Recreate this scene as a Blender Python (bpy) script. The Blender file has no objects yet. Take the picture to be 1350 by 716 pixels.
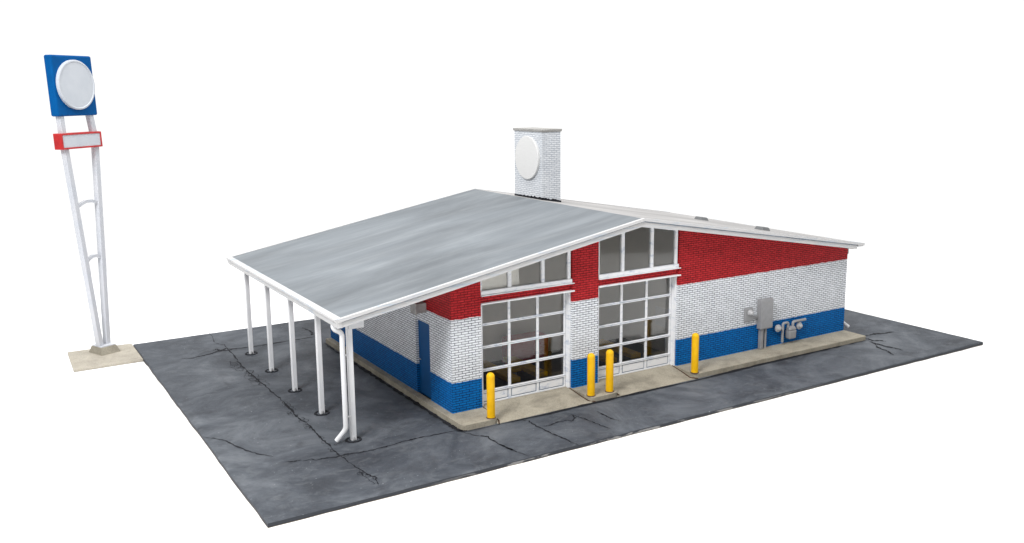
import bpy, math, random
from mathutils import Vector, Matrix
rnd = random.Random(7)
sc = bpy.context.scene
col = sc.collection
PI = math.pi

# ------------------------------------------------------------------ measured sizes (metres)
XL, XR, YF, YB, TH = -5.75, 18.03, -3.10, 12.20, 0.113      # asphalt slab
ZC = 0.145                                                    # top of the concrete walk
L, W = 15.0, 8.80                                             # building
ZBLUE, ZWHITE = 0.947, 2.605
D1, D2, D3, D4 = 0.877, 3.745, 4.624, 7.553                   # door openings
XRI, ZRI = 5.736, 4.793                                       # ridge
XE, ZE = -3.16, 3.20                                          # left eave
XG, ZG = 15.04, 3.21                                          # right eave
YO, YBK = -0.56, 8.95                                         # roof front / back edge
def zroof(x):
    return ZRI - (ZRI-ZE)*(XRI-x)/(XRI-XE) if x < XRI else ZRI - (ZRI-ZG)*(x-XRI)/(XG-XRI)

# ------------------------------------------------------------------ materials
def new_mat(name):
    m = bpy.data.materials.new(name); m.use_nodes = True
    nt = m.node_tree; b = nt.nodes['Principled BSDF']
    return m, nt, nt.nodes, nt.links, b
def N(nt, t, **kw):
    n = nt.nodes.new(t)
    for k, v in kw.items():
        if k in n.inputs: n.inputs[k].default_value = v
        else: setattr(n, k, v)
    return n
def ramp(nt, src, stops, interp='LINEAR'):
    r = nt.nodes.new('ShaderNodeValToRGB'); r.color_ramp.interpolation = interp
    e = r.color_ramp.elements
    while len(e) < len(stops): e.new(0.5)
    for el, (p, c) in zip(e, stops):
        el.position = p; el.color = c if len(c) == 4 else (*c, 1)
    nt.links.new(src, r.inputs[0]); return r
def g(v): return (v, v, v)
def mixc(nt, fac, a, b, blend='MIX'):
    m = nt.nodes.new('ShaderNodeMix'); m.data_type = 'RGBA'; m.blend_type = blend
    for i, v in ((0, fac), (6, a), (7, b)):
        if hasattr(v, 'links') or hasattr(v, 'is_output'): nt.links.new(v, m.inputs[i])
        else: m.inputs[i].default_value = v if i == 0 or len(v) == 4 else (*v, 1)
    return m.outputs[2]
def noise(nt, scale, detail=4, rough=.55, stretch=None, vec='Object', dist=0):
    tc = nt.nodes.new('ShaderNodeTexCoord'); out = tc.outputs[vec]
    if stretch:
        mp = nt.nodes.new('ShaderNodeMapping'); mp.inputs['Scale'].default_value = stretch
        nt.links.new(out, mp.inputs[0]); out = mp.outputs[0]
    n = N(nt, 'ShaderNodeTexNoise', Scale=scale, Detail=detail, Roughness=rough, Distortion=dist)
    nt.links.new(out, n.inputs['Vector']); return n.outputs['Fac']
def bump(nt, b, h, strength=.2, dist=.01):
    n = N(nt, 'ShaderNodeBump', Strength=strength, Distance=dist)
    nt.links.new(h, n.inputs['Height']); nt.links.new(n.outputs[0], b.inputs['Normal'])

def paint(name, c, c2=None, rough=.45, scale=3, bmp=.08, spec=.4):
    m, nt, ns, lk, b = new_mat(name)
    c2 = c2 or tuple(v*.88 for v in c)
    f = noise(nt, scale, 6, .65)
    r = ramp(nt, f, [(.35, c2), (.65, c)])
    lk.new(r.outputs[0], b.inputs['Base Color'])
    b.inputs['Roughness'].default_value = rough; b.inputs['Specular IOR Level'].default_value = spec
    if bmp: bump(nt, b, noise(nt, scale*14, 3), bmp, .01)
    return m

M = {}
M['white'] = paint('white_paint', (.68, .675, .67), (.60, .61, .63), .5, 2.2)
M['post_white'] = paint('post_white', (.74, .735, .735), (.69, .70, .72), .42, 2.0)
M['sign_white'] = paint('sign_white', (.55, .555, .58), (.49, .51, .55), .45, 1.6)
M['disc_grey'] = paint('disc_grey', (.53, .555, .59), (.48, .51, .55), .5, 1.5, .04)
M['disc_white'] = paint('disc_white', (.66, .655, .645), (.64, .635, .625), .55, .8, .01)
M['blue'] = paint('blue_paint', (.001, .088, .29), (.001, .068, .23), .55, 2.5, .08, .06)
M['door_blue'] = paint('door_blue', (.003, .085, .26), (.002, .07, .22), .5, 1.5, .05, .15)
M['red'] = paint('red_paint', (.50, .022, .022), (.36, .014, .016), .45, 3)
M['yellow'] = paint('yellow_paint', (.84, .47, .003), (.72, .39, .002), .45, 4, .05, .25)
M['cabinet_red'] = paint('cabinet_red', (.42, .035, .045), None, .5, 3)
M['lift_yellow'] = paint('lift_yellow', (.62, .36, .01), None, .5, 3)
M['meter_grey'] = paint('meter_grey', (.275, .275, .28), (.23, .23, .235), .40, 5, .05, .7)
M['bright_metal'] = paint('bright_metal', (.42, .42, .425), None, .3, 5, .03, .7)
M['vent_grey'] = paint('vent_grey', (.17, .175, .18), None, .5, 3)
M['light_grey'] = paint('light_grey', (.40, .385, .37), (.25, .24, .23), .6, 6, .3)
M['cap'] = paint('concrete_cap', (.36, .35, .335), (.29, .285, .27), .7, 4, .2)
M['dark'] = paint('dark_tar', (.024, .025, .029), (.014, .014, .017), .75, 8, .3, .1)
M['rust'] = paint('rusty_joint', (.105, .055, .028), (.05, .03, .02), .8, 7, .2)
M['interior'] = paint('interior_grey', (.70, .67, .62), (.62, .60, .56), .7, .8, .05)
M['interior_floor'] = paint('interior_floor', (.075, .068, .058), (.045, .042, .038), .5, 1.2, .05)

def make_concrete(name, c, c2):
    m, nt, ns, lk, b = new_mat(name)
    f = noise(nt, 1.3, 8, .65, None, 'Object', .3)
    r = ramp(nt, f, [(.32, c2), (.52, c), (.72, tuple(v*1.12 for v in c))])
    f2 = noise(nt, 26, 3, .7)
    r2 = ramp(nt, f2, [(.30, g(.72)), (.55, g(1.0))])
    c_ = mixc(nt, 1.0, r.outputs[0], r2.outputs[0], 'MULTIPLY')
    f3 = noise(nt, .55, 5, .6, (1, 2.2, 1))
    st = ramp(nt, f3, [(.56, (0, 0, 0)), (.72, g(.6))])
    c_ = mixc(nt, st.outputs[0], c_, (.13, .115, .09))
    lk.new(c_, b.inputs['Base Color'])
    b.inputs['Roughness'].default_value = .8; b.inputs['Specular IOR Level'].default_value = .25
    bump(nt, b, f2, .35, .02); return m
M['concrete'] = make_concrete('concrete', (.36, .325, .255), (.25, .225, .175))
M['sign_concrete'] = make_concrete('sign_concrete', (.42, .385, .32), (.33, .30, .25))

M['pedestal_concrete'] = make_concrete('pedestal_concrete', (.30, .275, .22), (.23, .21, .165))

def make_asphalt():
    m, nt, ns, lk, b = new_mat('asphalt')
    a1 = noise(nt, .42, 9, .68, (1, 1.15, 1), 'Object', .7)
    base = ramp(nt, a1, [(.34, (.032, .036, .044)), (.45, (.052, .059, .071)), (.55, (.080, .089, .103)), (.66, (.128, .139, .155))])
    a2 = noise(nt, 1.7, 8, .7, (1.0, 1.6, 1), 'Object', 1.2)
    w = ramp(nt, a2, [(.50, (0, 0, 0)), (.70, g(.60))])
    c = mixc(nt, w.outputs[0], base.outputs[0], (.130, .139, .150))
    a3 = noise(nt, 1.1, 6, .6, (1.4, 1, 1), 'Object', .6)
    dk = ramp(nt, a3, [(.54, (0, 0, 0)), (.72, g(.6))])
    c = mixc(nt, dk.outputs[0], c, (.036, .039, .046))
    a4 = noise(nt, 60, 2, .6)
    sp = ramp(nt, a4, [(.35, g(.80)), (.6, g(1.05))])
    c = mixc(nt, 1.0, c, sp.outputs[0], 'MULTIPLY')
    # pale paint specks
    a5 = noise(nt, 16, 1, .4)
    fl = ramp(nt, a5, [(.76, (0, 0, 0)), (.79, g(.55))])
    c = mixc(nt, fl.outputs[0], c, (.36, .38, .40))
    # bare card showing at the bottom of the cut edge, chips of pale plaster on the sides
    geo = N(nt, 'ShaderNodeNewGeometry'); sep = N(nt, 'ShaderNodeSeparateXYZ'); lk.new(geo.outputs['Normal'], sep.inputs[0])
    tc = N(nt, 'ShaderNodeTexCoord'); sp3 = N(nt, 'ShaderNodeSeparateXYZ'); lk.new(tc.outputs['Object'], sp3.inputs[0])
    edge_ = N(nt, 'ShaderNodeMath', operation='LESS_THAN'); lk.new(sep.outputs[2], edge_.inputs[0]); edge_.inputs[1].default_value = .4
    c = mixc(nt, edge_.outputs[0], c, (.030, .033, .040))
    side = N(nt, 'ShaderNodeMath', operation='LESS_THAN'); lk.new(sep.outputs[1], side.inputs[0]); side.inputs[1].default_value = -.5
    ch = noise(nt, 1.5, 6, .6, (1, 1, 5))
    chr_ = ramp(nt, ch, [(.49, (0, 0, 0)), (.55, (1, 1, 1))])
    xm = N(nt, 'ShaderNodeMapRange'); lk.new(sp3.outputs[0], xm.inputs[0])
    xm.inputs[1].default_value = -2.5; xm.inputs[2].default_value = 0.5
    xm2 = N(nt, 'ShaderNodeMapRange'); lk.new(sp3.outputs[0], xm2.inputs[0]); xm2.inputs[1].default_value = 11; xm2.inputs[2].default_value = 5
    xmm = N(nt, 'ShaderNodeMath', operation='MULTIPLY'); lk.new(xm.outputs[0], xmm.inputs[0]); lk.new(xm2.outputs[0], xmm.inputs[1]); xm = xmm
    zlo = N(nt, 'ShaderNodeMath', operation='LESS_THAN'); lk.new(sp3.outputs[2], zlo.inputs[0]); zlo.inputs[1].default_value = -.045
    ml = N(nt, 'ShaderNodeMath', operation='MULTIPLY'); lk.new(side.outputs[0], ml.inputs[0]); lk.new(chr_.outputs[0], ml.inputs[1])
    ml2 = N(nt, 'ShaderNodeMath', operation='MULTIPLY'); lk.new(ml.outputs[0], ml2.inputs[0]); lk.new(zlo.outputs[0], ml2.inputs[1])
    ml3 = N(nt, 'ShaderNodeMath', operation='MULTIPLY'); lk.new(ml2.outputs[0], ml3.inputs[0]); lk.new(xm.outputs[0], ml3.inputs[1])
    c = mixc(nt, ml3.outputs[0], c, (.22, .215, .21))
    low = N(nt, 'ShaderNodeMath', operation='LESS_THAN'); lk.new(sp3.outputs[2], low.inputs[0]); low.inputs[1].default_value = -.106
    c = mixc(nt, low.outputs[0], c, (.34, .27, .17))
    lk.new(c, b.inputs['Base Color'])
    rr = ramp(nt, a2, [(.3, g(.60)), (.7, g(.74))]); lk.new(rr.outputs[0], b.inputs['Roughness'])
    b.inputs['Specular IOR Level'].default_value = .28
    bump(nt, b, a4, .25, .015)
    return m
M['asphalt'] = make_asphalt()

def make_brick(name, bands=True, mortar=(.080, .088, .108), wash=1.0):
    m, nt, ns, lk, b = new_mat(name)
    uv = N(nt, 'ShaderNodeUVMap'); uv.uv_map = 'UVMap'
    br = N(nt, 'ShaderNodeTexBrick', Scale=1.0)
    lk.new(uv.outputs[0], br.inputs['Vector'])
    br.offset = .5; br.squash = 1
    br.inputs['Brick Width'].default_value = .20; br.inputs['Row Height'].default_value = .0645
    br.inputs['Mortar Size'].default_value = .0098; br.inputs['Mortar Smooth'].default_value = .25
    br.inputs['Color1'].default_value = (*g(.86), 1); br.inputs['Color2'].default_value = (*g(1.0), 1); br.inputs['Mortar'].default_value = (*g(1), 1)
    br.inputs['Bias'].default_value = .2
    sep = N(nt, 'ShaderNodeSeparateXYZ'); lk.new(uv.outputs[0], sep.inputs[0])
    f = noise(nt, 7, 5, .7)
    wn = noise(nt, 2.2, 5, .65)
    if bands:
        wob = noise(nt, 5.5, 3, .6); wo = N(nt, 'ShaderNodeMath', operation='MULTIPLY_ADD'); lk.new(wob, wo.inputs[0]); wo.inputs[1].default_value = .05
        lk.new(sep.outputs[1], wo.inputs[2])
        def gt(v):
            n_ = N(nt, 'ShaderNodeMath', operation='GREATER_THAN'); lk.new(wo.outputs[0], n_.inputs[0]); n_.inputs[1].default_value = v+.025; return n_.outputs[0]
        wr = ramp(nt, f, [(.3, (.75, .775, .81)), (.7, (.86, .875, .90))])
        br_ = ramp(nt, f, [(.3, (.001, .105, .36)), (.7, (.001, .175, .53))])
        rr = ramp(nt, f, [(.3, (.38, .013, .018)), (.7, (.60, .032, .038))])
        w1, w2 = gt(ZBLUE), gt(ZWHITE)
        c = mixc(nt, w1, br_.outputs[0], wr.outputs[0]); c = mixc(nt, w2, c, rr.outputs[0])
        mc = mixc(nt, w1, (.001, .008, .030), mortar); mc = mixc(nt, w2, mc, (.022, .005, .006))
    else:
        wr = ramp(nt, f, [(.3, (.62, .645, .68)), (.7, (.72, .735, .75))])
        c, mc = wr.outputs[0], mortar
    c = mixc(nt, 1.0, c, br.outputs['Color'], 'MULTIPLY')
    wash_f = ramp(nt, wn, [(.30, g(.60*wash)), (.62, g(1.0*wash))])
    mm = N(nt, 'ShaderNodeMath', operation='MULTIPLY'); lk.new(br.outputs['Fac'], mm.inputs[0]); lk.new(wash_f.outputs[0], mm.inputs[1])
    c = mixc(nt, mm.outputs[0], c, mc)
    lk.new(c, b.inputs['Base Color']); b.inputs['Roughness'].default_value = .6; b.inputs['Specular IOR Level'].default_value = .12
    inv = N(nt, 'ShaderNodeMath', operation='SUBTRACT'); inv.inputs[0].default_value = 1; lk.new(br.outputs['Fac'], inv.inputs[1])
    bump(nt, b, inv.outputs[0], .55, .02)
    return m
M['brick'] = make_brick('painted_brick')
M['brick_white'] = make_brick('white_brick', False, (.24, .27, .32), .8)

def make_roof(name, base, light, dark, rough, spec):
    m, nt, ns, lk, b = new_mat(name)
    s = noise(nt, 1.1, 9, .72, (.14, 1.5, 1), 'Object', .35)
    r = ramp(nt, s, [(.34, dark), (.5, base), (.66, light)])
    s2 = noise(nt, .42, 5, .55, (.45, 1.0, 1), 'Object', .5)
    r2 = ramp(nt, s2, [(.34, g(.80)), (.66, g(1.22))])
    c = mixc(nt, 1.0, r.outputs[0], r2.outputs[0], 'MULTIPLY')
    s3 = noise(nt, 6, 3, .6, (.45, 1.3, 1)); fl = ramp(nt, s3, [(.70, (0, 0, 0)), (.80, g(.35))])
    c = mixc(nt, fl.outputs[0], c, tuple(v*1.5 for v in light))
    lk.new(c, b.inputs['Base Color']); b.inputs['Roughness'].default_value = rough; b.inputs['Specular IOR Level'].default_value = spec
    bump(nt, b, noise(nt, 9, 5, .7, (.5, 2, 1)), .12, .02)
    return m
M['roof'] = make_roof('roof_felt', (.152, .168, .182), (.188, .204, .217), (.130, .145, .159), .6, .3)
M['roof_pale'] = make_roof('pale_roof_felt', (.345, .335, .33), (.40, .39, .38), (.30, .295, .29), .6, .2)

def make_fascia():
    m, nt, ns, lk, b = new_mat('fascia_paint')
    f = noise(nt, 1.4, 7, .65, (.45, 1, 6), 'Object', .4)
    r = ramp(nt, f, [(.30, (.42, .45, .50)), (.42, (.52, .515, .51)), (.7, (.56, .55, .545))])
    s = noise(nt, 2.2, 6, .7, (.35, .6, 9))
    st = ramp(nt, s, [(.54, (0, 0, 0)), (.64, g(.75))])
    c = mixc(nt, st.outputs[0], r.outputs[0], (.36, .43, .50))
    lk.new(c, b.inputs['Base Color']); b.inputs['Roughness'].default_value = .5
    bump(nt, b, noise(nt, 20, 3), .1, .01); return m
M['fascia'] = make_fascia()
def make_frame():      # white trim with a blue grey wash left in its corners
    m, nt, ns, lk, b = new_mat('frame_paint')
    f = noise(nt, 3.2, 7, .7, (1, 1, 2.5))
    r = ramp(nt, f, [(.33, (.46, .51, .60)), (.46, (.76, .77, .79)), (.7, (.82, .815, .81))])
    lk.new(r.outputs[0], b.inputs['Base Color']); b.inputs['Roughness'].default_value = .48
    bump(nt, b, noise(nt, 24, 3), .1, .01); return m
M['frame'] = make_frame()
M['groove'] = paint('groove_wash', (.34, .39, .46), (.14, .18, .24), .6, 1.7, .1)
def make_glass():
    m, nt, ns, lk, b = new_mat('window_glazing'); ns.remove(b)
    out = ns['Material Output']
    t = N(nt, 'ShaderNodeBsdfTransparent', Color=(.90, .90, .89, 1))
    gl = N(nt, 'ShaderNodeBsdfGlossy', Color=(1, 1, 1, 1), Roughness=.06)
    fr = N(nt, 'ShaderNodeFresnel', IOR=1.36)
    bm = N(nt, 'ShaderNodeBump', Strength=.05, Distance=.02); lk.new(noise(nt, 1.6, 2), bm.inputs['Height'])
    lk.new(bm.outputs[0], gl.inputs['Normal']); lk.new(bm.outputs[0], fr.inputs['Normal'])
    mx = N(nt, 'ShaderNodeMixShader'); lk.new(fr.outputs[0], mx.inputs[0]); lk.new(t.outputs[0], mx.inputs[1]); lk.new(gl.outputs[0], mx.inputs[2])
    lk.new(mx.outputs[0], out.inputs['Surface']); return m
M['glass'] = make_glass()
M['glare'] = paint('glare_white', (.92, .90, .86), (.86, .84, .80), .6, 2, .02)  # bright white that stands in for glare on the transom glass
m_, nt_, ns_, lk_, b_ = new_mat('studio_paper'); b_.inputs['Base Color'].default_value = (.96, .96, .96, 1); b_.inputs['Roughness'].default_value = .9; b_.inputs['Specular IOR Level'].default_value = .1
M['paper'] = m_

# ------------------------------------------------------------------ mesh helper
class MB:
    def __init__(s): s.v = []; s.f = []; s.sm = set()
    def face(s, pts, smooth=False):
        i = len(s.v); s.v += [tuple(p) for p in pts]; s.f.append(tuple(range(i, i+len(pts))))
        if smooth: s.sm.add(len(s.f)-1)
    def hexa(s, a, b):           # a, b: two quads (4 points) with matching order
        i = len(s.v); s.v += [tuple(p) for p in a] + [tuple(p) for p in b]
        s.f.append((i+3, i+2, i+1, i)); s.f.append((i+4, i+5, i+6, i+7))
        for k in range(4):
            n = (k+1) % 4; s.f.append((i+k, i+n, i+4+n, i+4+k))
    def box(s, x0, x1, y0, y1, z0, z1):
        s.hexa([(x0, y0, z0), (x1, y0, z0), (x1, y1, z0), (x0, y1, z0)], [(x0, y0, z1), (x1, y0, z1), (x1, y1, z1), (x0, y1, z1)])
    def prism(s, pts, d):        # polygon pts (3D), extruded by vector d
        n = len(pts); i = len(s.v); s.v += [tuple(p) for p in pts] + [tuple(Vector(p)+Vector(d)) for p in pts]
        s.f.append(tuple(range(i+n-1, i-1, -1))); s.f.append(tuple(range(i+n, i+2*n)))
        for k in range(n):
            q = (k+1) % n; s.f.append((i+k, i+q, i+n+q, i+n+k))
    def sweep(s, path, prof):    # prof: list of offsets (3D); one ring for each path point
        n = len(prof); i = len(s.v)
        for p in path: s.v += [tuple(Vector(p)+Vector(o)) for o in prof]
        for j in range(len(path)-1):
            for k in range(n):
                q = (k+1) % n; a = i+j*n; s.f.append((a+k, a+q, a+n+q, a+n+k))
        s.f.append(tuple(range(i+n-1, i-1, -1))); e = i+(len(path)-1)*n; s.f.append(tuple(range(e, e+n)))
    def tube(s, path, r, n=12, smooth=True):
        path = [Vector(p) for p in path]; i = len(s.v)
        up = None
        for j, p in enumerate(path):
            t = (path[min(j+1, len(path)-1)]-path[max(j-1, 0)]).normalized()
            if up is None: up = Vector((0, 0, 1)) if abs(t.z) < .9 else Vector((1, 0, 0))
            a = t.cross(up).normalized(); bb = a.cross(t).normalized(); up = bb
            rr = r[j] if isinstance(r, (list, tuple)) else r
            for k in range(n):
                th = 2*PI*k/n; s.v.append(tuple(p + a*(rr*math.cos(th)) + bb*(rr*math.sin(th))))
        for j in range(len(path)-1):
            for k in range(n):
                q = (k+1) % n; a = i+j*n; s.f.append((a+k, a+q, a+n+q, a+n+k))
                if smooth: s.sm.add(len(s.f)-1)
        s.f.append(tuple(range(i+n-1, i-1, -1))); e = i+(len(path)-1)*n; s.f.append(tuple(range(e, e+n)))
    def lathe(s, prof, n=32, mat=None, smooth=True):   # prof [(r, z)] round the Z axis, then mat
        i = len(s.v); m = mat or Matrix.Identity(4)
        for r, z in prof:
            for k in range(n): s.v.append(tuple(m @ Vector((r*math.cos(2*PI*k/n), r*math.sin(2*PI*k/n), z))))
        for j in range(len(prof)-1):
            for k in range(n):
                q = (k+1) % n; a = i+j*n; s.f.append((a+k, a+q, a+n+q, a+n+k))
                if smooth: s.sm.add(len(s.f)-1)
        if prof[0][0] > 1e-5: s.f.append(tuple(range(i+n-1, i-1, -1)))
        if prof[-1][0] > 1e-5: e = i+(len(prof)-1)*n; s.f.append(tuple(range(e, e+n)))
    def build(s, name, mat, parent=None, bevel=0, loc=(0, 0, 0), rot=(0, 0, 0), fix=True):
        import bmesh
        me = bpy.data.meshes.new(name); me.from_pydata(s.v, [], s.f); me.update()
        for i in s.sm: me.polygons[i].use_smooth = True
        bm = bmesh.new(); bm.from_mesh(me)
        if bevel or s.sm: bmesh.ops.remove_doubles(bm, verts=bm.verts, dist=1e-5)
        if fix: bmesh.ops.recalc_face_normals(bm, faces=bm.faces)
        if bevel:
            ed = [e for e in bm.edges if len(e.link_faces) == 2 and e.calc_face_angle(0) > .35]
            bmesh.ops.bevel(bm, geom=ed, offset=bevel, segments=2, profile=.5, affect='EDGES', clamp_overlap=True)
        bm.to_mesh(me); bm.free()
        if s.sm: me.set_sharp_from_angle(angle=math.radians(38))
        uvl = me.uv_layers.new(name='UVMap')
        for p in me.polygons:
            n = p.normal
            for li in p.loop_indices:
                c = me.vertices[me.loops[li].vertex_index].co
                uvl.data[li].uv = (c.y, c.z) if abs(n.x) > max(abs(n.y), abs(n.z)) else ((c.x, c.z) if abs(n.y) > abs(n.z) else (c.x, c.y))
        me.materials.append(M[mat])
        o = bpy.data.objects.new(name, me); col.objects.link(o)
        o.location = loc; o.rotation_euler = rot
        if parent: o.parent = parent
        return o
def tag(o, label=None, cat=None, group=None, kind=None):
    for k, v in (('label', label), ('category', cat), ('group', group), ('kind', kind)):
        if v: o[k] = v
    return o
def thing(name, label, cat, loc=(0, 0, 0), rz=0, group=None):
    o = bpy.data.objects.new(name, None); col.objects.link(o); o.empty_display_size = .3
    o.location = loc; o.rotation_euler = (0, 0, rz); return tag(o, label, cat, group)
def copy_thing(o):
    c = o.copy(); col.objects.link(c)
    def rec(a, b):
        for ch in list(a.children):
            d = ch.copy(); col.objects.link(d); d.parent = b; rec(ch, d)
    rec(o, c); return c

# ------------------------------------------------------------------ setting: paper floor, asphalt, concrete walk
b = MB(); b.lathe([(25, -TH-.14), (25, -TH-.004)], 96, Matrix.Translation((6, 4.5, 0)), False)
tag(b.build('floor', 'paper'), kind='structure')

b = MB()
# worn outline so that the cut edge is not a perfect line
def edge(p, q, n):
    out = []
    for i in range(n):
        t = i/n; x = p[0]+(q[0]-p[0])*t; y = p[1]+(q[1]-p[1])*t
        j = 0 if i == 0 else rnd.uniform(-.012, .012)
        out.append((x+j, y+j))
    return out
out = edge((XL, YF), (XR, YF), 60)+edge((XR, YF), (XR, YB), 40)+edge((XR, YB), (XL, YB), 50)+edge((XL, YB), (XL, YF), 40)
n = len(out); cx, cy = (XL+XR)/2, (YF+YB)/2
ins = [(x+(.03 if x < cx else -.03) * (1 if abs(x-cx) > (XR-XL)/2-.1 else 0), y+(.03 if y < cy else -.03) * (1 if abs(y-cy) > (YB-YF)/2-.1 else 0)) for x, y in out]
i0 = len(b.v)
b.v += [(x, y, -TH) for x, y in out]+[(x, y, -.022+rnd.uniform(-.006, .004)) for x, y in out]+[(x, y, 0) for x, y in ins]
for k in range(n):
    q = (k+1) % n
    b.f += [(k, q, n+q, n+k), (n+k, n+q, 2*n+q, 2*n+k)]
b.f += [tuple(range(2*n, 3*n)), tuple(range(n-1, -1, -1))]
pav = tag(b.build('pavement', 'asphalt'), kind='structure')

# cracks measured on the ground plane, as thin tar-filled ribbons
CRACKS = [
    (0.055, [(-3.23, 12.28), (-3.26, 11.6), (-3.36, 10.99), (-3.31, 10.62), (-3.16, 10.42), (-3.19, 9.8), (-3.21, 9.19), (-3.29, 8.27), (-3.33, 7.54), (-3.32, 6.91), (-3.31, 6.3), (-3.31, 5.72), (-3.28, 5.38), (-3.29, 4.61), (-3.27, 4.0), (-3.28, 3.22), (-3.33, 2.57), (-3.32, 2.11), (-3.28, 1.65), (-3.28, 1.1), (-3.32, 1.05), (-3.33, 0.46), (-3.31, 0.04), (-3.34, -0.49), (-3.3, -0.85), (-3.29, -1.23), (-3.25, -1.62), (-3.31, -2.02), (-3.25, -2.56)]),
    (0.055, [(-3.25, -1.62), (-3.18, -2.02), (-3.12, -2.27), (-3.2, -2.64)]),
    (0.110, [(-4.72, 9.53), (-4.48, 9.37), (-4.14, 9.44), (-3.78, 9.57), (-3.55, 9.72), (-3.28, 9.65), (-3.07, 9.72), (-2.6, 9.66), (-1.9, 9.65), (-1.08, 9.66), (-0.51, 9.67), (-0.13, 9.69)]),
    (0.100, [(-3.67, 9.91), (-3.48, 9.99), (-3.51, 9.7), (-3.21, 9.92), (-2.95, 9.64)]),
    (0.080, [(-0.22, 11.14), (-0.14, 10.72), (-0.14, 10.24), (-0.29, 9.99), (0.01, 10.14)]),
    (0.055, [(-4.15, -0.54), (-3.95, -0.53), (-3.9, -0.66), (-3.69, -0.65), (-3.45, -0.74), (-3.2, -0.67), (-2.9, -0.77), (-2.56, -0.79), (-2.2, -0.77), (-1.82, -0.71), (-1.44, -0.69), (-0.9, -0.72), (-0.45, -0.74), (-0.18, -0.74)]),
    (0.050, [(-5.76, 2.23), (-5.51, 1.94), (-5.34, 1.66), (-5.24, 1.27), (-5.09, 0.8), (-4.89, 0.39), (-4.66, 0.1)]),
    (0.050, [(-4.5, -0.39), (-4.36, -0.43), (-4.17, -0.45)]),
    (0.055, [(-0.25, -0.9), (-0.06, -1.29), (0.04, -1.43), (0.15, -1.53), (0.12, -1.77), (0.14, -2.0), (0.15, -2.29), (0.22, -2.57), (0.16, -2.17), (0.19, -2.51), (0.26, -2.77), (0.34, -3.08)]),
    (0.050, [(1.45, -1.05), (1.56, -1.17), (1.53, -1.51), (1.55, -1.88), (1.57, -2.28), (1.64, -2.66), (1.66, -3.0), (1.69, -3.2)]),
    (0.050, [(1.67, -1.7), (1.84, -1.71), (2.15, -1.65), (2.38, -1.65), (2.49, -1.77), (2.69, -1.64), (2.75, -1.35)]),
    (0.045, [(2.75, -1.35), (2.77, -1.58), (2.85, -1.79), (2.88, -2.07), (2.91, -2.4), (2.96, -2.79)]),
    (0.045, [(3.42, -1.56), (3.42, -1.89), (3.44, -2.17), (3.49, -2.41)]),
    (0.100, [(15.42, -0.53), (15.72, -0.56), (15.93, -0.55), (16.13, -0.67), (16.48, -0.72), (16.67, -0.73)]),
    (0.100, [(15.2, -0.73), (15.17, -0.93), (15.14, -1.12), (15.38, -1.17), (15.38, -1.39)]),
    (0.090, [(15.01, -0.93), (14.91, -1.3), (14.92, -1.51), (14.89, -1.76), (14.98, -2.02), (14.96, -2.31)]),
    (0.080, [(14.86, -1.37), (14.62, -1.63), (14.52, -1.87), (14.51, -2.07), (14.34, -2.35), (14.26, -2.49)])]
def ribbon(b, pts, w, z=.004, jit=.020, sub=5):
    P = []
    for (x0, y0), (x1, y1) in zip(pts[:-1], pts[1:]):
        for k in range(sub):
            t = k/sub; P.append((x0+(x1-x0)*t+rnd.uniform(-jit, jit), y0+(y1-y0)*t+rnd.uniform(-jit, jit)))
    P.append(pts[-1]); m = len(P)
    prev = None
    for i, (x, y) in enumerate(P):
        dx = P[min(i+1, m-1)][0]-P[max(i-1, 0)][0]; dy = P[min(i+1, m-1)][1]-P[max(i-1, 0)][1]
        l = math.hypot(dx, dy) or 1; nx, ny = -dy/l, dx/l
        taper = min(1, .25+3*min(i, m-1-i)/m)
        ww = w*.80*taper*rnd.uniform(.3, 1.7)/2
        cur = ((x+nx*ww, y+ny*ww, z), (x-nx*ww, y-ny*ww, z))
        if prev: b.face([prev[0], prev[1], cur[1], cur[0]])
        prev = cur
def up_faces(b):
    for i, f in enumerate(b.f):
        a, c, d = (Vector(b.v[f[k]]) for k in (0, 1, 2))
        if (c-a).cross(d-a).z < 0: b.f[i] = tuple(reversed(f))
for k, (w, pts) in enumerate(CRACKS):
    b = MB(); ribbon(b, pts, w, .004+.0006*k); up_faces(b); b.build('crack', 'dark', pav, fix=False)
# crazed patches along the long joint
b = MB()
def crazed(p, q, nloops, r):
    for i in range(nloops):
        t = (i+rnd.random()*.6)/nloops
        cx_, cy_ = p[0]+(q[0]-p[0])*t+rnd.uniform(-.12, .12), p[1]+(q[1]-p[1])*t+rnd.uniform(-.1, .1)
        rr = r*rnd.uniform(.5, 1.1); a0 = rnd.random()*6
        loop = [(cx_+rr*(.8+rnd.random()*.5)*math.cos(a0+2*PI*j/7), cy_+1.5*rr*(.8+rnd.random()*.5)*math.sin(a0+2*PI*j/7)) for j in range(7)]
        ribbon(b, loop+[loop[0]], .017, .0155+.0004*i, .012, 2)
crazed((-3.42, 8.3), (-3.36, 5.4), 17, .15)
crazed((-3.33, 3.6), (-3.33, 1.3), 15, .07)
crazed((-3.30, .6), (-3.30, -.9), 7, .05)
crazed((-3.28, -1.75), (-3.18, -2.3), 4, .07)
up_faces(b); b.build('crazing', 'dark', pav, fix=False)

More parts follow.
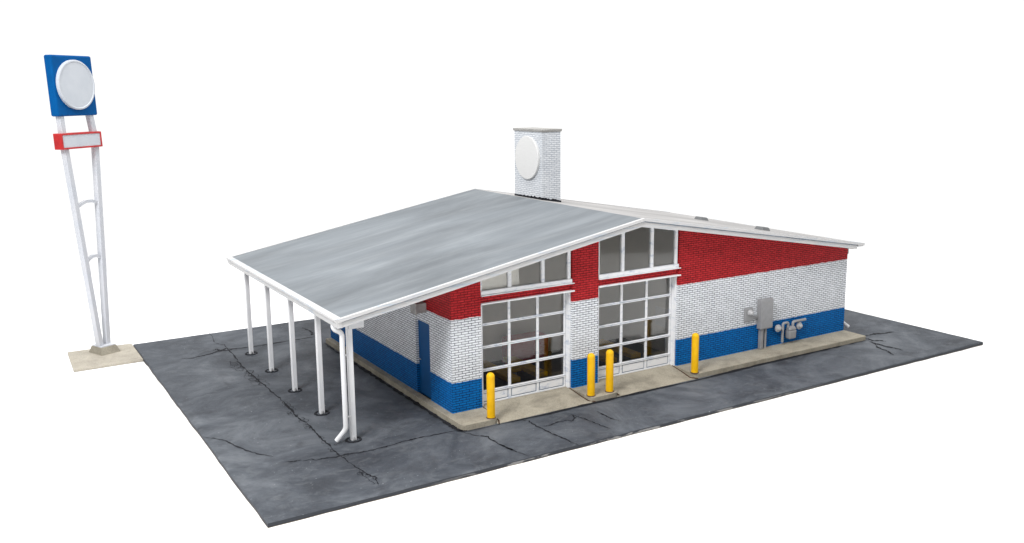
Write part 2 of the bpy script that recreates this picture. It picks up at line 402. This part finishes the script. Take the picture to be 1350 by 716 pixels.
# concrete walk: raised pieces, sloping aprons, rusty joints
def rounded(pts, rad, seg=5):     # pts: list of ((x, y), radius?)
    out = []; n = len(pts)
    for i, p in enumerate(pts):
        r = rad.get(i, 0)
        if not r: out.append(p); continue
        P, A, B = Vector(p), Vector(pts[i-1]), Vector(pts[(i+1) % n])
        u, v = (A-P).normalized(), (B-P).normalized()
        for k in range(seg+1):
            t = k/seg; q = (P+u*r)*(1-t)**2 + P*2*t*(1-t) + (P+v*r)*t**2
            out.append((q.x, q.y))
    return out
YW = -.90
side = MB()
def slab(pts, rad):
    r = rounded(pts, rad); side.prism([(x, y, -.02) for x, y in r], (0, 0, ZC+.02))
slab([(-.206, YW), (.86, YW), (.90, .22), (.02, .22), (.02, W-.05), (-.206, W-.05)], {0: .16, 1: .2})
slab([(3.70, YW-.05), (4.66, YW-.05), (4.63, .22), (3.74, .22)], {0: .2, 1: .2})
slab([(7.42, YW), (15.03, YW), (15.03, .22), (7.55, .22)], {0: .26, 1: .07})
walk = tag(side.build('sidewalk', 'concrete', bevel=.025), kind='structure')
for (xa, xb) in ((.80, 3.86), (4.56, 7.54)):
    a = MB()
    a.prism([(xa, YW-.02, -.05), (xa, .40, -.05), (xa, .40, ZC-.012), (xa, .10, ZC-.012), (xa, YW-.015, .012)], (xb-xa, 0, 0))
    a.build('apron', 'concrete', walk, bevel=.008)
j = MB()
for pts in ([(.925, .1), (.915, -.4), (.90, -.8), (.80, -.98)], [(3.70, .1), (3.69, -.5), (3.70, -.80), (3.82, -.97)], [(4.70, -.2), (4.70, -.6), (4.68, -.9)], [(7.47, .1), (7.42, -.4), (7.36, -.8), (7.50, -.98)]):
    P = [(x, y, max(.02, (ZC-.012)*(y+.96)/1.06)+.012) for x, y in pts]
    j.tube(P, [.012, .016, .02, .016][:len(P)], 6)
j.build('joint', 'rust', walk)
# black ribbon where the asphalt meets the walk: dark stain and painted shadow
b = MB(); ribbon(b, [(-.1, -.97), (2, -1.03), (4.2, -.99), (7.3, -1.04), (10, -.95), (13, -.95), (15.06, -.93)], .10, .022, .012, 8); ribbon(b, [(-.30, 8.7), (-.31, 6), (-.30, 3), (-.29, 0), (-.26, -.85), (-.1, -.96)], .13, .0235, .02, 24); up_faces(b); b.build('curb_stain_shade', 'dark', pav, fix=False)

# ------------------------------------------------------------------ service station
st = thing('service_station', 'low red, white and blue brick service station with wide gabled roof and canopy', 'building')
T = .20                                                       # wall thickness
def under(x): return zroof(x)-.16
def wall_front(b, xa, xb, z0=.0, y0=0.0, y1=T):
    xs = [xa]+([XRI] if xa < XRI < xb else [])+[xb]
    pts = [(xa, y0, z0), (xb, y0, z0)]+[(x, y0, under(x)) for x in reversed(xs)]
    b.prism(pts, (0, y1-y0, 0))
b = MB()
wall_front(b, 0, D1); b.build('wall', 'brick', st)
b = MB(); wall_front(b, D4, L); b.build('wall', 'brick', st)
b = MB(); wall_front(b, D2, D3); b.build('pier', 'brick', st)
b = MB()                                                      # left side wall with a door opening
DA, DB, DZ = 1.235, 2.065, 2.235
def side_wall(b, x0, x1, ya, yb, z0):
    b.hexa([(x0, ya, z0), (x1, ya, z0), (x1, yb, z0), (x0, yb, z0)], [(x0, ya, under(x0)), (x1, ya, under(x1)), (x1, yb, under(x1)), (x0, yb, under(x0))])
side_wall(b, 0, T, T, DA, 0); side_wall(b, 0, T, DB, W, 0); side_wall(b, 0, T, DA, DB, DZ)
b.build('wall', 'brick', st)
b = MB(); side_wall(b, L-T, L, T, W, 0); b.build('wall', 'brick', st)
b = MB(); b.prism([(T, W-T, 0), (L-T, W-T, 0), (L-T, W-T, under(L-T)), (XRI, W-T, under(XRI)), (T, W-T, under(T))], (0, T, 0)); b.build('wall', 'brick', st)
# brick lintels between door and transom
for xa, xb in ((D1, D2), (D3, D4)):
    b = MB(); b.box(xa, xb, .05, T, 2.93, 3.115); b.build('lintel', 'brick', st)
# interior shell
b = MB(); b.box(T, 8.2, 3.4, 3.5, 0, 3.55); b.prism([(T, 3.4, 3.55), (8.2, 3.4, 3.55), (8.2, 3.4, under(8.2)), (XRI, 3.4, under(XRI)), (T+.9, 3.4, 3.6)], (0, .1, 0)); b.build('interior_wall', 'interior', st)
b = MB(); b.box(8.2, 8.3, .3, 3.5, 0, 4.0); b.build('interior_wall', 'interior', st)
b = MB(); b.box(T, 8.2, .3, 3.4, .0, ZC); b.build('interior_floor', 'interior_floor', st)
b = MB(); b.box(8.185, 8.199, 1.15, 1.75, .95, 1.55); b.build('notice_panel', 'white', st)

# roof: two felted slopes over a white soffit
def slope(b, xa, xb, dz0, dz1, ya, yb):
    b.hexa([(xa, ya, zroof(xa)+dz0), (xb, ya, zroof(xb)+dz0), (xb, yb, zroof(xb)+dz0), (xa, yb, zroof(xa)+dz0)],
           [(xa, ya, zroof(xa)+dz1), (xb, ya, zroof(xb)+dz1), (xb, yb, zroof(xb)+dz1), (xa, yb, zroof(xa)+dz1)])
b = MB(); slope(b, XE+.03, XRI, -.10, 0, YO+.04, YBK-.04); r1 = b.build('roof', 'roof', st)
b = MB(); slope(b, XRI+.001, XG-.05, -.10, 0, YO+.04, YBK-.04); r2 = b.build('roof', 'roof_pale', st)
b = MB(); slope(b, XE+.10, XRI, -.15, -.102, YO+.09, YBK-.09); slope(b, XRI+.001, XG-.32, -.15, -.102, YO+.09, YBK-.09); b.build('soffit', 'white', st)
for (x, y) in ((12.15, 4.0), (12.05, 1.05)):
    v = MB(); z = zroof(x)
    v.hexa([(x-.19, y-.19, zroof(x-.19)-.01), (x+.19, y-.19, zroof(x+.19)-.01), (x+.19, y+.19, zroof(x+.19)-.01), (x-.19, y+.19, zroof(x-.19)-.01)],
           [(x-.15, y-.14, zroof(x-.15)+.11), (x+.15, y-.14, zroof(x+.15)+.11), (x+.15, y+.14, zroof(x+.15)+.11), (x-.15, y+.14, zroof(x-.15)+.11)])
    v.build('roof_vent', 'vent_grey', r2, bevel=.02)
# fascia: lower board, dark groove, upper trim
def rake(name, mat, y0, y1, z0, z1, xa, xb):
    b = MB(); xs = [xa+(xb-xa)*i/40 for i in range(41)]; xs = sorted([x for x in xs if abs(x-XRI) > .1]+[XRI])
    b.sweep([(x, 0, zroof(x)) for x in xs], [(0, y0, z0), (0, y1, z0), (0, y1, z1), (0, y0, z1)])
    return b.build(name, mat, st)
FR = [rake('fascia', 'fascia', YO, YO+.08, -.215, -.096, XE+.02, XG-.31), rake('rake_trim', 'fascia', YO-.05, YO+.045, -.066, .014, XE-.03, XG)]
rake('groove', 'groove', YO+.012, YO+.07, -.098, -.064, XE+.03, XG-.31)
rake('fascia', 'fascia', YBK-.08, YBK, -.215, -.083, XE+.02, XG-.31); rake('rake_trim', 'fascia', YBK-.045, YBK+.035, -.075, .014, XE-.03, XG)
def gutter(x_out, x_in, z, zb):
    b = MB(); s = 1 if x_in > x_out else -1
    b.sweep([(0, YO-.02, 0), (0, YBK+.02, 0)], [(x_out, 0, z), (x_in, 0, z+.006), (x_in, 0, zb), (x_out+s*.06, 0, zb), (x_out+s*.035, 0, (z+zb)/2), (x_out, 0, z-.05)])
    return b.build('gutter', 'fascia', st)
gutter(XE-.10, XE+.075, ZE+.010, ZE-.205)
gutter(XG+.02, XG-.30, ZG+.010, ZG-.085)
b = MB(); b.box(XG-.40, XG-.31, YO+.09, YBK-.09, ZG-.17, ZG+.0); b.build('fascia', 'fascia', st)

# chimney tower
cx0, cx1, cy0, cy1, czt = 6.22, 6.95, 5.23, 6.94, 6.94
b = MB(); b.box(cx0, cx1, cy0, cy1, 4.3, czt); ch = b.build('chimney', 'brick_white', st)
b = MB(); b.sweep([(0, 0, czt-.004), (0, 0, czt+.035), (0, 0, czt+.085)], [(cx0-.02, cy0-.02, 0), (cx1+.02, cy0-.02, 0), (cx1+.02, cy1+.02, 0), (cx0-.02, cy1+.02, 0)])
for i in range(4, 12):
    x, y, z = b.v[i]; b.v[i] = (x+(-.018 if x < 6.5 else .018), y+(-.018 if y < 6 else .018), z)
b.build('chimney_cap', 'cap', ch)
b = MB(); rm = Matrix.Translation((cx0-.002, 6.06, 6.065)) @ Matrix.Rotation(-PI/2, 4, 'Y')
b.lathe([(.60, 0), (.715, .0), (.72, .02), (.72, .075), (.71, .085), (0, .085)], 56, rm); b.build('round_panel', 'disc_white', ch)
b = MB()                                                      # ragged tar flashing
def flash(p, q, nrm, n):
    top = []; bot = []
    for i in range(n+1):
        t = i/n; x = p[0]+(q[0]-p[0])*t; y = p[1]+(q[1]-p[1])*t
        h = .045+.055*rnd.random()*(.4+t if nrm[0] else 1)
        bot.append((x+nrm[0]*.02, y+nrm[1]*.02, zroof(x)-.02)); top.append((x+nrm[0]*.02, y+nrm[1]*.02, zroof(x)+h))
    for i in range(n):
        b.hexa([bot[i], bot[i+1], tuple(Vector(bot[i+1])-Vector((*nrm, 0))*.025), tuple(Vector(bot[i])-Vector((*nrm, 0))*.025)],
               [top[i], top[i+1], tuple(Vector(top[i+1])-Vector((*nrm, 0))*.025), tuple(Vector(top[i])-Vector((*nrm, 0))*.025)])
flash((cx0, cy1), (cx0, cy0-.02), (-1, 0), 26); flash((cx0-.02, cy0), (cx1+.02, cy0), (0, -1), 14); flash((cx1, cy0-.02), (cx1, cy1), (1, 0), 20)
b.build('flashing', 'dark', ch)

# glazed sectional garage doors with their frames
def garage_door(xa, xb, label):
    b = MB(); yd = .235
    # frame lining the opening: head and jambs
    b.box(xa, xa+.075, .06, yd+.02, ZC-.02, 2.925); b.box(xb-.05, xb-.004, .075, .40, ZC-.02, 2.925)
    b.box(xa+.075, xb-.05, .10, .36, 2.86, 2.925)
    fr = b.build('door_frame', 'frame', st, bevel=.006)
    root_b = MB()
    x0, x1 = xa+.08, xb-.06
    sw, mw = .055, .075
    rails = [(.135, .175), (.430, .50), (1.020, 1.090), (1.645, 1.715), (2.255, 2.325), (2.825, 2.862)]
    for za, zb in rails:
        mid = (za+zb)/2
        root_b.box(x0, x1, yd, yd+.07, za, zb)
        if .2 < za < 2.7: root_b.box(x0+.01, x1-.01, yd-.012, yd+.02, mid+.006, zb-.002); root_b.box(x0+.01, x1-.01, yd-.012, yd+.02, za+.002, mid-.006)
    seams = [(za+zb)/2 for za, zb in rails if .2 < za < 2.7]
    step = (x1-x0-2*sw+mw)/3
    for i in range(len(rails)-1):
        z0, z1 = rails[i][1], rails[i+1][0]
        root_b.box(x0, x0+sw, yd+.006, yd+.065, z0, z1); root_b.box(x1-sw, x1, yd+.006, yd+.065, z0, z1)
        for k in (1, 2):
            xm = x0+sw+step*k-mw
            root_b.box(xm, xm+mw, yd+.006, yd+.065, z0, z1)
    d = root_b.build('garage_door', 'frame', st, bevel=.005); d['label'] = label
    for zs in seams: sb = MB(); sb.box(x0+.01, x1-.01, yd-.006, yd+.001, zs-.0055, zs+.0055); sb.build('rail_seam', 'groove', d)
    for i in range(len(rails)-1):
        z0, z1 = rails[i][1], rails[i+1][0]
        for k in range(3):
            xp = x0+sw+step*k; xq = xp+step-mw
            p = MB()
            if i == 0:
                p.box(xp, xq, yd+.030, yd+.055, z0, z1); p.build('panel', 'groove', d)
                p = MB(); p.box(xp+.035, xq-.035, yd+.010, yd+.031, z0+.028, z1-.028); p.build('panel', 'frame', d, bevel=.008)
            else:
                t = rnd.uniform(-.004, .004)
                p.hexa([(xp, yd+.035+t, z0), (xq, yd+.035-t, z0), (xq, yd+.041-t, z0), (xp, yd+.041+t, z0)], [(xp, yd+.035-t, z1), (xq, yd+.035+t, z1), (xq, yd+.041+t, z1), (xp, yd+.041-t, z1)])
                p.build('pane', 'glass', d)
    return d
garage_door(D1, D2, 'glazed garage door nearer the canopy'); garage_door(D3, D4, 'glazed garage door under the gable peak')

# transom windows: sloping top under the roof edge
def transom(xa, xb, bars):
    b = MB()
    b.box(xa-.0, xb+.045, -.045, .09, 3.112, 3.135)           # drip edge of the sill
    b.box(xa+.003, xb-.01, -.005, .16, 3.135, 3.245)
    b.box(xa, xb+.055, -.04, .06, 2.888, 2.928)               # white trim over the garage door
    b.build('window_sill', 'frame', st, bevel=.006)
    b = MB()
    cuts = [xa+.002, xa+.045]+[v for m in bars for v in (m-.048, m+.048)]+[xb-.13, xb-.04]
    for i in range(0, len(cuts), 2):
        p, q = cuts[i], cuts[i+1]
        b.hexa([(p, .03, 3.245), (q, .03, 3.245), (q, .14, 3.245), (p, .14, 3.245)], [(p, .03, under(p)-.005), (q, .03, under(q)-.005), (q, .14, under(q)-.005), (p, .14, under(p)-.005)])
    for i in range(1, len(cuts)-1, 2):                         # top rail follows the roof
        p, q = cuts[i], cuts[i+1]; xs = [p]+([XRI] if p < XRI < q else [])+[q]
        for u, v in zip(xs[:-1], xs[1:]):
            b.hexa([(u, .032, under(u)-.11), (v, .032, under(v)-.11), (v, .138, under(v)-.11), (u, .138, under(u)-.11)], [(u, .032, under(u)-.006), (v, .032, under(v)-.006), (v, .138, under(v)-.006), (u, .138, under(u)-.006)])
    w = b.build('window', 'frame', st, bevel=.004)
    for i in range(1, len(cuts)-1, 2):
        p, q = cuts[i], cuts[i+1]; xs = [p]+([XRI] if p < XRI < q else [])+[q]
        g_ = MB(); g_.prism([(p, .085, 3.245), (q, .085, 3.245)]+[(x, .085, under(x)-.11) for x in reversed(xs)], (0, .006, 0)); g_.build('pane', 'glass', w)
    return w
tw = transom(D1+.01, D2, (1.775, 2.815)); tw2 = transom(D3+.01, D4, (5.505, 6.56))

# blue side door
b = MB(); b.box(.075, .13, DA+.005, DB-.005, ZC-.01, DZ-.004); sd = b.build('door', 'door_blue', st)
b = MB(); b.tube([(.045, DB-.10, 1.12), (.03, DB-.10, 1.12), (.03, DB-.2, 1.12)], .012, 8); b.build('handle', 'bright_metal', sd)

# lamp box over the side door, gutter bracket at the far right corner
b = MB(); b.box(-.30, -.004, 1.36, 1.62, 2.54, 2.80); b.box(-.34, -.29, 1.33, 1.65, 2.52, 2.82); b.build('door_lamp', 'light_grey', st, bevel=.01)
b = MB(); b.box(L+.002, L+.13, .06, .16, 2.76, 3.03); b.build('eave_bracket', 'light_grey', st, bevel=.01)

# canopy: five posts, the beam they carry, tar rings round their feet
PX, PY, PS = -2.69, .063, 2.198
b = MB(); b.box(PX-.06, PX+.33, PY-.16, PY+4*PS+.1, 2.80, 2.965); 
beam = b.build('beam', 'white', st, bevel=.008)
first = None
for i in range(5):
    y = PY+PS*i
    if first is None:
        b = MB(); b.box(-.064, .064, -.064, .064, 0, 2.88); p = b.build('post', 'post_white', st, bevel=.012)
        b = MB(); b.lathe([(.205, -.004), (.200, .014), (.178, .022), (.150, .016), (.142, -.004)], 28)
        for q in range(len(b.v)):
            x_, y_, z_ = b.v[q]; k_ = 1+.06*math.sin(q*2.4); b.v[q] = (x_*k_, y_*k_, z_)
        fr_ = b.build('foot_ring', 'dark', p)
        b = MB(); b.lathe([(.022, .0), (.03, .06), (.018, .085), (0, .09)], 10, Matrix.Translation((-.02, -.085, .02))); b.build('foot_bolt', 'bright_metal', p)
        first = p
    else: p = first.copy(); col.objects.link(p); p.parent = st
    if i:
        for c_ in first.children: d_ = c_.copy(); col.objects.link(d_); d_.parent = p
    p.location = (PX, y, 0)
def spout(name, pts, r=.062):
    P = [Vector(p) for p in pts]; sm = [P[0]]
    for a, c, e in zip(P[:-2], P[1:-1], P[2:]):
        l1 = min(.09, (a-c).length*.4); l2 = min(.09, (e-c).length*.4)
        p0, p2 = c+(a-c).normalized()*l1, c+(e-c).normalized()*l2
        for k in range(5):
            t = k/4; sm.append(p0*(1-t)**2+c*2*t*(1-t)+p2*t*t)
    sm.append(P[-1]); b = MB(); b.tube(sm, r, 12); return b.build(name, 'post_white', st)
dsp = spout('downspout', [(-3.13, -.10, 3.03), (-3.13, -.10, 2.87), (-2.915, -.08, 2.74), (-2.915, -.06, 2.4), (-2.915, -.06, .36), (-3.12, .05, .07)])
for z in (2.15, .62):
    b = MB(); b.box(-2.88, -2.755, -.02, .01, z, z+.03); b.build('strap', 'post_white', dsp)
spout('downspout', [(15.0, -.1, 3.1), (15.09, .20, 2.9), (15.09, .22, 2.5), (15.09, .22, .42), (15.42, .15, .18)])

# white panel added behind the low end of the first transom as painted glare
b = MB(); b.prism([(D1+.06, .12, 3.25), (2.12, .12, 3.25), (2.10, .12, under(2.10)-.02), (D1+.06, .12, under(D1+.06)-.02)], (0, .02, 0)); b.build('glare_panel', 'glare', tw)

# ------------------------------------------------------------------ things inside the bays
c = thing('tool_cabinet', 'red tool cabinet seen through the first garage door', 'cabinet', (3.92, 2.72, ZC))
b = MB(); b.box(-.65, .65, -.3, .3, .06, .86); b.build('body', 'cabinet_red', c, bevel=.02)
for k in range(3):
    b = MB(); b.box(-.60, .60, -.325, -.301, .12+.24*k, .32+.24*k); dr = b.build('drawer', 'cabinet_red', c, bevel=.008)
    b = MB(); b.box(-.3, .3, -.345, -.326, .24+.24*k, .27+.24*k); b.build('handle', 'cabinet_red', dr)
for x in (-.55, .55):
    for y in (-.22, .22): b = MB(); b.lathe([(.05, 0), (.05, .06)], 12, Matrix.Translation((x, y, 0))); b.build('foot', 'dark', c)
def lift(x, y, label):
    o = thing('service_lift', label, 'lift', (x, y, ZC), 0, 'yellow lifts in the garage bays')
    b = MB(); b.box(-.62, -.28, -1.0, .9, .24, .38); b.build('runway', 'lift_yellow', o, bevel=.02)
    b = MB(); b.box(.28, .62, -1.0, .9, .24, .38); b.build('runway', 'lift_yellow', o, bevel=.02)
    b = MB(); b.box(-.28, .28, -.15, .15, .22, .32); b.build('crossbeam', 'lift_yellow', o, bevel=.01)
    b = MB(); b.lathe([(.17, 0), (.17, .20), (.1, .22)], 20); b.build('piston', 'bright_metal', o)
    return o
lift(2.75, 1.65, 'yellow lift low on the floor behind the first garage door')
lift(6.1, 1.65, 'yellow lift low on the floor behind the second garage door')

# ------------------------------------------------------------------ meters on the right-hand wall
em = thing('electric_meter', 'grey electric meter cabinet with conduits on the right hand brick wall', 'meter', (11.04, 0, ZC))
b = MB(); b.box(-.215, .315, -.20, -.003, .66, 1.62); cab = b.build('cabinet', 'meter_grey', em, bevel=.03)
b = MB(); b.box(-.185, .285, -.212, -.198, .70, 1.58); b.build('cabinet_door', 'meter_grey', cab, bevel=.01)
b = MB(); b.box(-.125, -.015, -.14, -.003, .0, .67); b.build('conduit', 'meter_grey', em, bevel=.02)
b = MB(); b.tube([(.11, -.08, 0), (.11, -.08, .68)], .045, 12); b.build('conduit', 'meter_grey', em)
b = MB(); b.box(-.79, -.44, -.075, -.003, .96, 1.40); so = b.build('meter_socket', 'meter_grey', em, bevel=.025)
b = MB(); b.lathe([(.10, 0), (.105, .02), (.085, .04), (.08, .09), (.055, .125), (0, .135)], 20, Matrix.Translation((-.60, -.074, 1.25)) @ Matrix.Rotation(PI/2, 4, 'X')); b.build('dial', 'bright_metal', so)
b = MB(); b.box(-.442, -.21, -.06, -.003, 1.0, 1.11); b.build('connector', 'meter_grey', em, bevel=.01)

gm = thing('gas_meter', 'small grey gas meter with bent pipes low on the blue brick band', 'meter', (12.22, 0, ZC))
b = MB(); b.hexa([(-.13, -.25, .17), (.18, -.25, .17), (.18, -.05, .17), (-.13, -.05, .17)], [(-.14, -.26, .46), (.19, -.26, .46), (.19, -.04, .46), (-.14, -.04, .46)])
body = b.build('body', 'meter_grey', gm, bevel=.045)
b = MB(); b.hexa([(-.14, -.26, .465), (.19, -.26, .465), (.19, -.04, .465), (-.14, -.04, .465)], [(-.09, -.21, .58), (.14, -.21, .58), (.14, -.07, .58), (-.09, -.07, .58)]); b.build('top_cover', 'meter_grey', body, bevel=.03)
def pipe(name, pts, r):
    b = MB(); P = [Vector(p) for p in pts]; sm = [P[0]]
    for a, c_, e in zip(P[:-2], P[1:-1], P[2:]):
        l1 = min(.06, (a-c_).length*.45); l2 = min(.06, (e-c_).length*.45); p0, p2 = c_+(a-c_).normalized()*l1, c_+(e-c_).normalized()*l2
        for k in range(4): t = k/3; sm.append(p0*(1-t)**2+c_*2*t*(1-t)+p2*t*t)
    sm.append(P[-1]); b.tube(sm, r, 10); return b.build(name, 'meter_grey', gm)
pipe('inlet_pipe', [(-.36, -.15, .10), (-.36, -.15, .72), (-.12, -.15, .72), (-.12, -.15, .55)], .042)
pipe('outlet_pipe', [(.10, -.15, .55), (.10, -.15, .71), (.68, -.15, .71)], .045)
for x, z in ((-.56, .585), (.42, .53)):
    b = MB(); mt = Matrix.Translation((x, -.10, z)) @ Matrix.Rotation(PI/2, 4, 'X')
    b.lathe([(.11, 0), (.12, .02), (.12, .05), (.07, .06), (.065, .12), (.03, .15), (0, .155)], 20, mt); rg = b.build('regulator', 'bright_metal', gm)
    b = MB()
    b.tube([(x, -.10, z), (x+(.2 if x < 0 else 0), -.13, z+(.0 if x < 0 else .18))], .03, 8); b.build('nipple', 'meter_grey', rg)

# ------------------------------------------------------------------ bollards
bo = thing('bollard', 'yellow bollard alone on the walk corner left of the first garage door', 'bollard', (.687, -.774, ZC), 0, 'yellow bollards along the front walk')
b = MB(); R_ = .105
b.lathe([(R_, 0), (R_, 1.09)]+[(R_*math.cos(a*PI/16), 1.09+.10*math.sin(a*PI/16)) for a in range(1, 8)]+[(0, 1.19)], 28); b.build('post', 'yellow', bo)
b = MB(); b.lathe([(R_+.012, -.003), (R_+.022, .010), (R_+.004, .022)], 28); b.build('base_ring', 'rust', bo)
for x, y, z, lab in ((3.815, -.774, ZC, 'left one of the two yellow bollards paired in front of the brick pier'),
                  (4.442, -.774, ZC, 'right one of the two yellow bollards paired in front of the brick pier'),
                  (7.547, -.774, ZC, 'yellow bollard alone right of the second garage door, before the long wall')):
    k = copy_thing(bo); k.location = (x, y, z); k['label'] = lab; k.rotation_euler.z = rnd.random()*6

# ------------------------------------------------------------------ tall roadside sign
SX, SY, TH1, TH2 = -6.694, 11.873, math.radians(41.07), math.radians(22.67)
sg = thing('roadside_sign', 'tall roadside sign, blue square with blank white disc over a red panel on white legs', 'sign', (SX, SY, 0), TH1)
LU, LV = -.009, .030
def lean(b):
    b.v = [(x+LU*z, y+LV*z, z) for x, y, z in b.v]; return b
def loc(X, Y, a=TH1):                                         # world to sign frame
    dx, dy = X-SX, Y-SY; return (dx*math.cos(a)+dy*math.sin(a), -dx*math.sin(a)+dy*math.cos(a))
b = MB()
P = [loc(-7.80, 10.22), loc(XL-.012, 10.26), loc(XL-.012, 12.47), loc(-7.74, 12.52)]
b.prism([(x, y, -TH+.002) for x, y in P], (0, 0, TH-.035)); b.build('base_slab', 'sign_concrete', sg, bevel=.012)
b = MB(); dA = TH2-TH1; ca, sa = math.cos(dA), math.sin(dA)
def rt(u, v): return (u*ca-v*sa, u*sa+v*ca)
q0 = [(*rt(u, v), -.036) for u, v in ((-.32, -.40), (.34, -.40), (.34, .40), (-.32, .40))]; q1 = [(*rt(u, v), .195) for u, v in ((-.27, -.28), (.27, -.28), (.27, .28), (-.27, .28))]
b.hexa(q0, q1); b.build('pedestal', 'pedestal_concrete', sg, bevel=.01)
b = MB(); q0 = [(*rt(u, v), .194) for u, v in ((-.25, -.26), (.25, -.26), (.25, .26), (-.25, .26))]; q1 = [(x, y, .225) for x, y, z in q0]; b.hexa(q0, q1); b.build('base_plate', 'sign_white', sg)
def leg(u0, u1, u2):
    b = MB(); h = .088
    b.sweep([(u0, 0, .215), (u1, 0, 6.90), (u2, 0, 7.75)], [(-h, -h, 0), (h, -h, 0), (h, h, 0), (-h, h, 0)])
    return lean(b).build('leg', 'sign_white', sg, bevel=.012)
leg(-.175, -.615, -.63); leg(.155, .72, .60)
def legx(z): t = (z-.215)/(6.90-.215); return -.175+(-.615+.175)*t, .155+(.72-.155)*t
for z in (4.87, 3.09):
    a_, c_ = legx(z); b = MB(); m_ = a_+(c_-a_)*.45
    b.sweep([(a_+.06, 0, z-.06), (a_+(c_-a_)*.28, 0, z+.03), (m_, 0, z+.08), (a_+(c_-a_)*.72, 0, z+.07), (c_-.06, 0, z-.02)], [(0, -.05, -.045), (0, .05, -.045), (0, .05, .045), (0, -.05, .045)])
    lean(b).build('crossbar', 'sign_white', sg)
b = MB(); b.box(-.842, .842, -.142, .142, 7.658, 9.516); bx = lean(b).build('sign_box', 'blue', sg, bevel=.05)
b = MB(); mt = Matrix.Translation((0, -.14, 8.615)) @ Matrix.Rotation(PI/2, 4, 'X')
b.lathe([(.70, 0), (.765, .0), (.765, .085), (.745, .10), (.715, .10), (.695, .082), (0, .082)], 64, mt); lean(b).build('round_face', 'disc_grey', bx)
b = MB(); b.sweep([(0, -.145, 0), (0, .145, 0)], [(-.858, 0, 6.645), (.858, 0, 6.645), (.858, 0, 7.142), (-.858, 0, 7.142)]); rb = lean(b).build('lower_panel', 'red', sg, bevel=.02)
b = MB()
for (u0, u1, z0, z1) in ((-.85, .85, 7.085, 7.135), (-.85, .85, 6.652, 6.702), (-.85, -.795, 6.702, 7.085), (.795, .85, 6.702, 7.085)): b.box(u0, u1, -.172, -.143, z0, z1)
lean(b).build('panel_rim', 'red', rb)
b = MB(); b.box(-.795, .795, -.155, -.1435, 6.702, 7.085); lean(b).build('panel_face', 'disc_grey', rb)

# ------------------------------------------------------------------ studio light
w = bpy.data.worlds.new('World'); sc.world = w; w.use_nodes = True
nt = w.node_tree; bg = nt.nodes['Background']
tc = N(nt, 'ShaderNodeTexCoord'); dt = N(nt, 'ShaderNodeVectorMath', operation='DOT_PRODUCT')
nt.links.new(tc.outputs['Generated'], dt.inputs[0]); dt.inputs[1].default_value = (.60, .80, 0)
r = ramp(nt, dt.outputs['Value'], [(0, g(.40)), (1, g(1.0))]); r.color_ramp.elements[0].position = 0; r.color_ramp.elements[1].position = 1
mr = N(nt, 'ShaderNodeMapRange'); mr.inputs[1].default_value = -.35; mr.inputs[2].default_value = .40
nt.links.new(dt.outputs['Value'], mr.inputs[0]); nt.links.new(mr.outputs[0], r.inputs[0])
nt.links.new(r.outputs[0], bg.inputs['Color']); bg.inputs['Strength'].default_value = 1.08
def area(name, loc, target, size, power, color=(1, 1, 1)):
    l = bpy.data.lights.new(name, 'AREA'); l.shape = 'SQUARE'; l.size = size; l.energy = power; l.color = color
    o = bpy.data.objects.new(name, l); col.objects.link(o); o.location = loc
    o.rotation_euler = (Vector(target)-Vector(loc)).to_track_quat('-Z', 'Y').to_euler(); return o
area('top_softbox', (4, 2, 34), (5, 4, 0), 46, 13500)
area('key_softbox', (-28, -17, 34), (3, 2, 1), 12, 19000, (.985, .99, 1))

# ------------------------------------------------------------------ camera
cam = bpy.data.cameras.new('Camera'); co = bpy.data.objects.new('Camera', cam); col.objects.link(co)
co.location = (-10.2854, -19.8157, 8.2998); co.rotation_euler = tuple(math.radians(a) for a in (79.6961, .647, -31.0714))
cam.sensor_fit = 'HORIZONTAL'; cam.sensor_width = 36; cam.lens = 36*1201.49/1350
cam.shift_x = (675-665.0)/1350; cam.shift_y = -(358-337.37)/1350
cam.clip_end = 1000; sc.camera = co
vs = sc.view_settings; vs.view_transform = 'Standard'; vs.look = 'None'; vs.exposure = 0; vs.gamma = 1
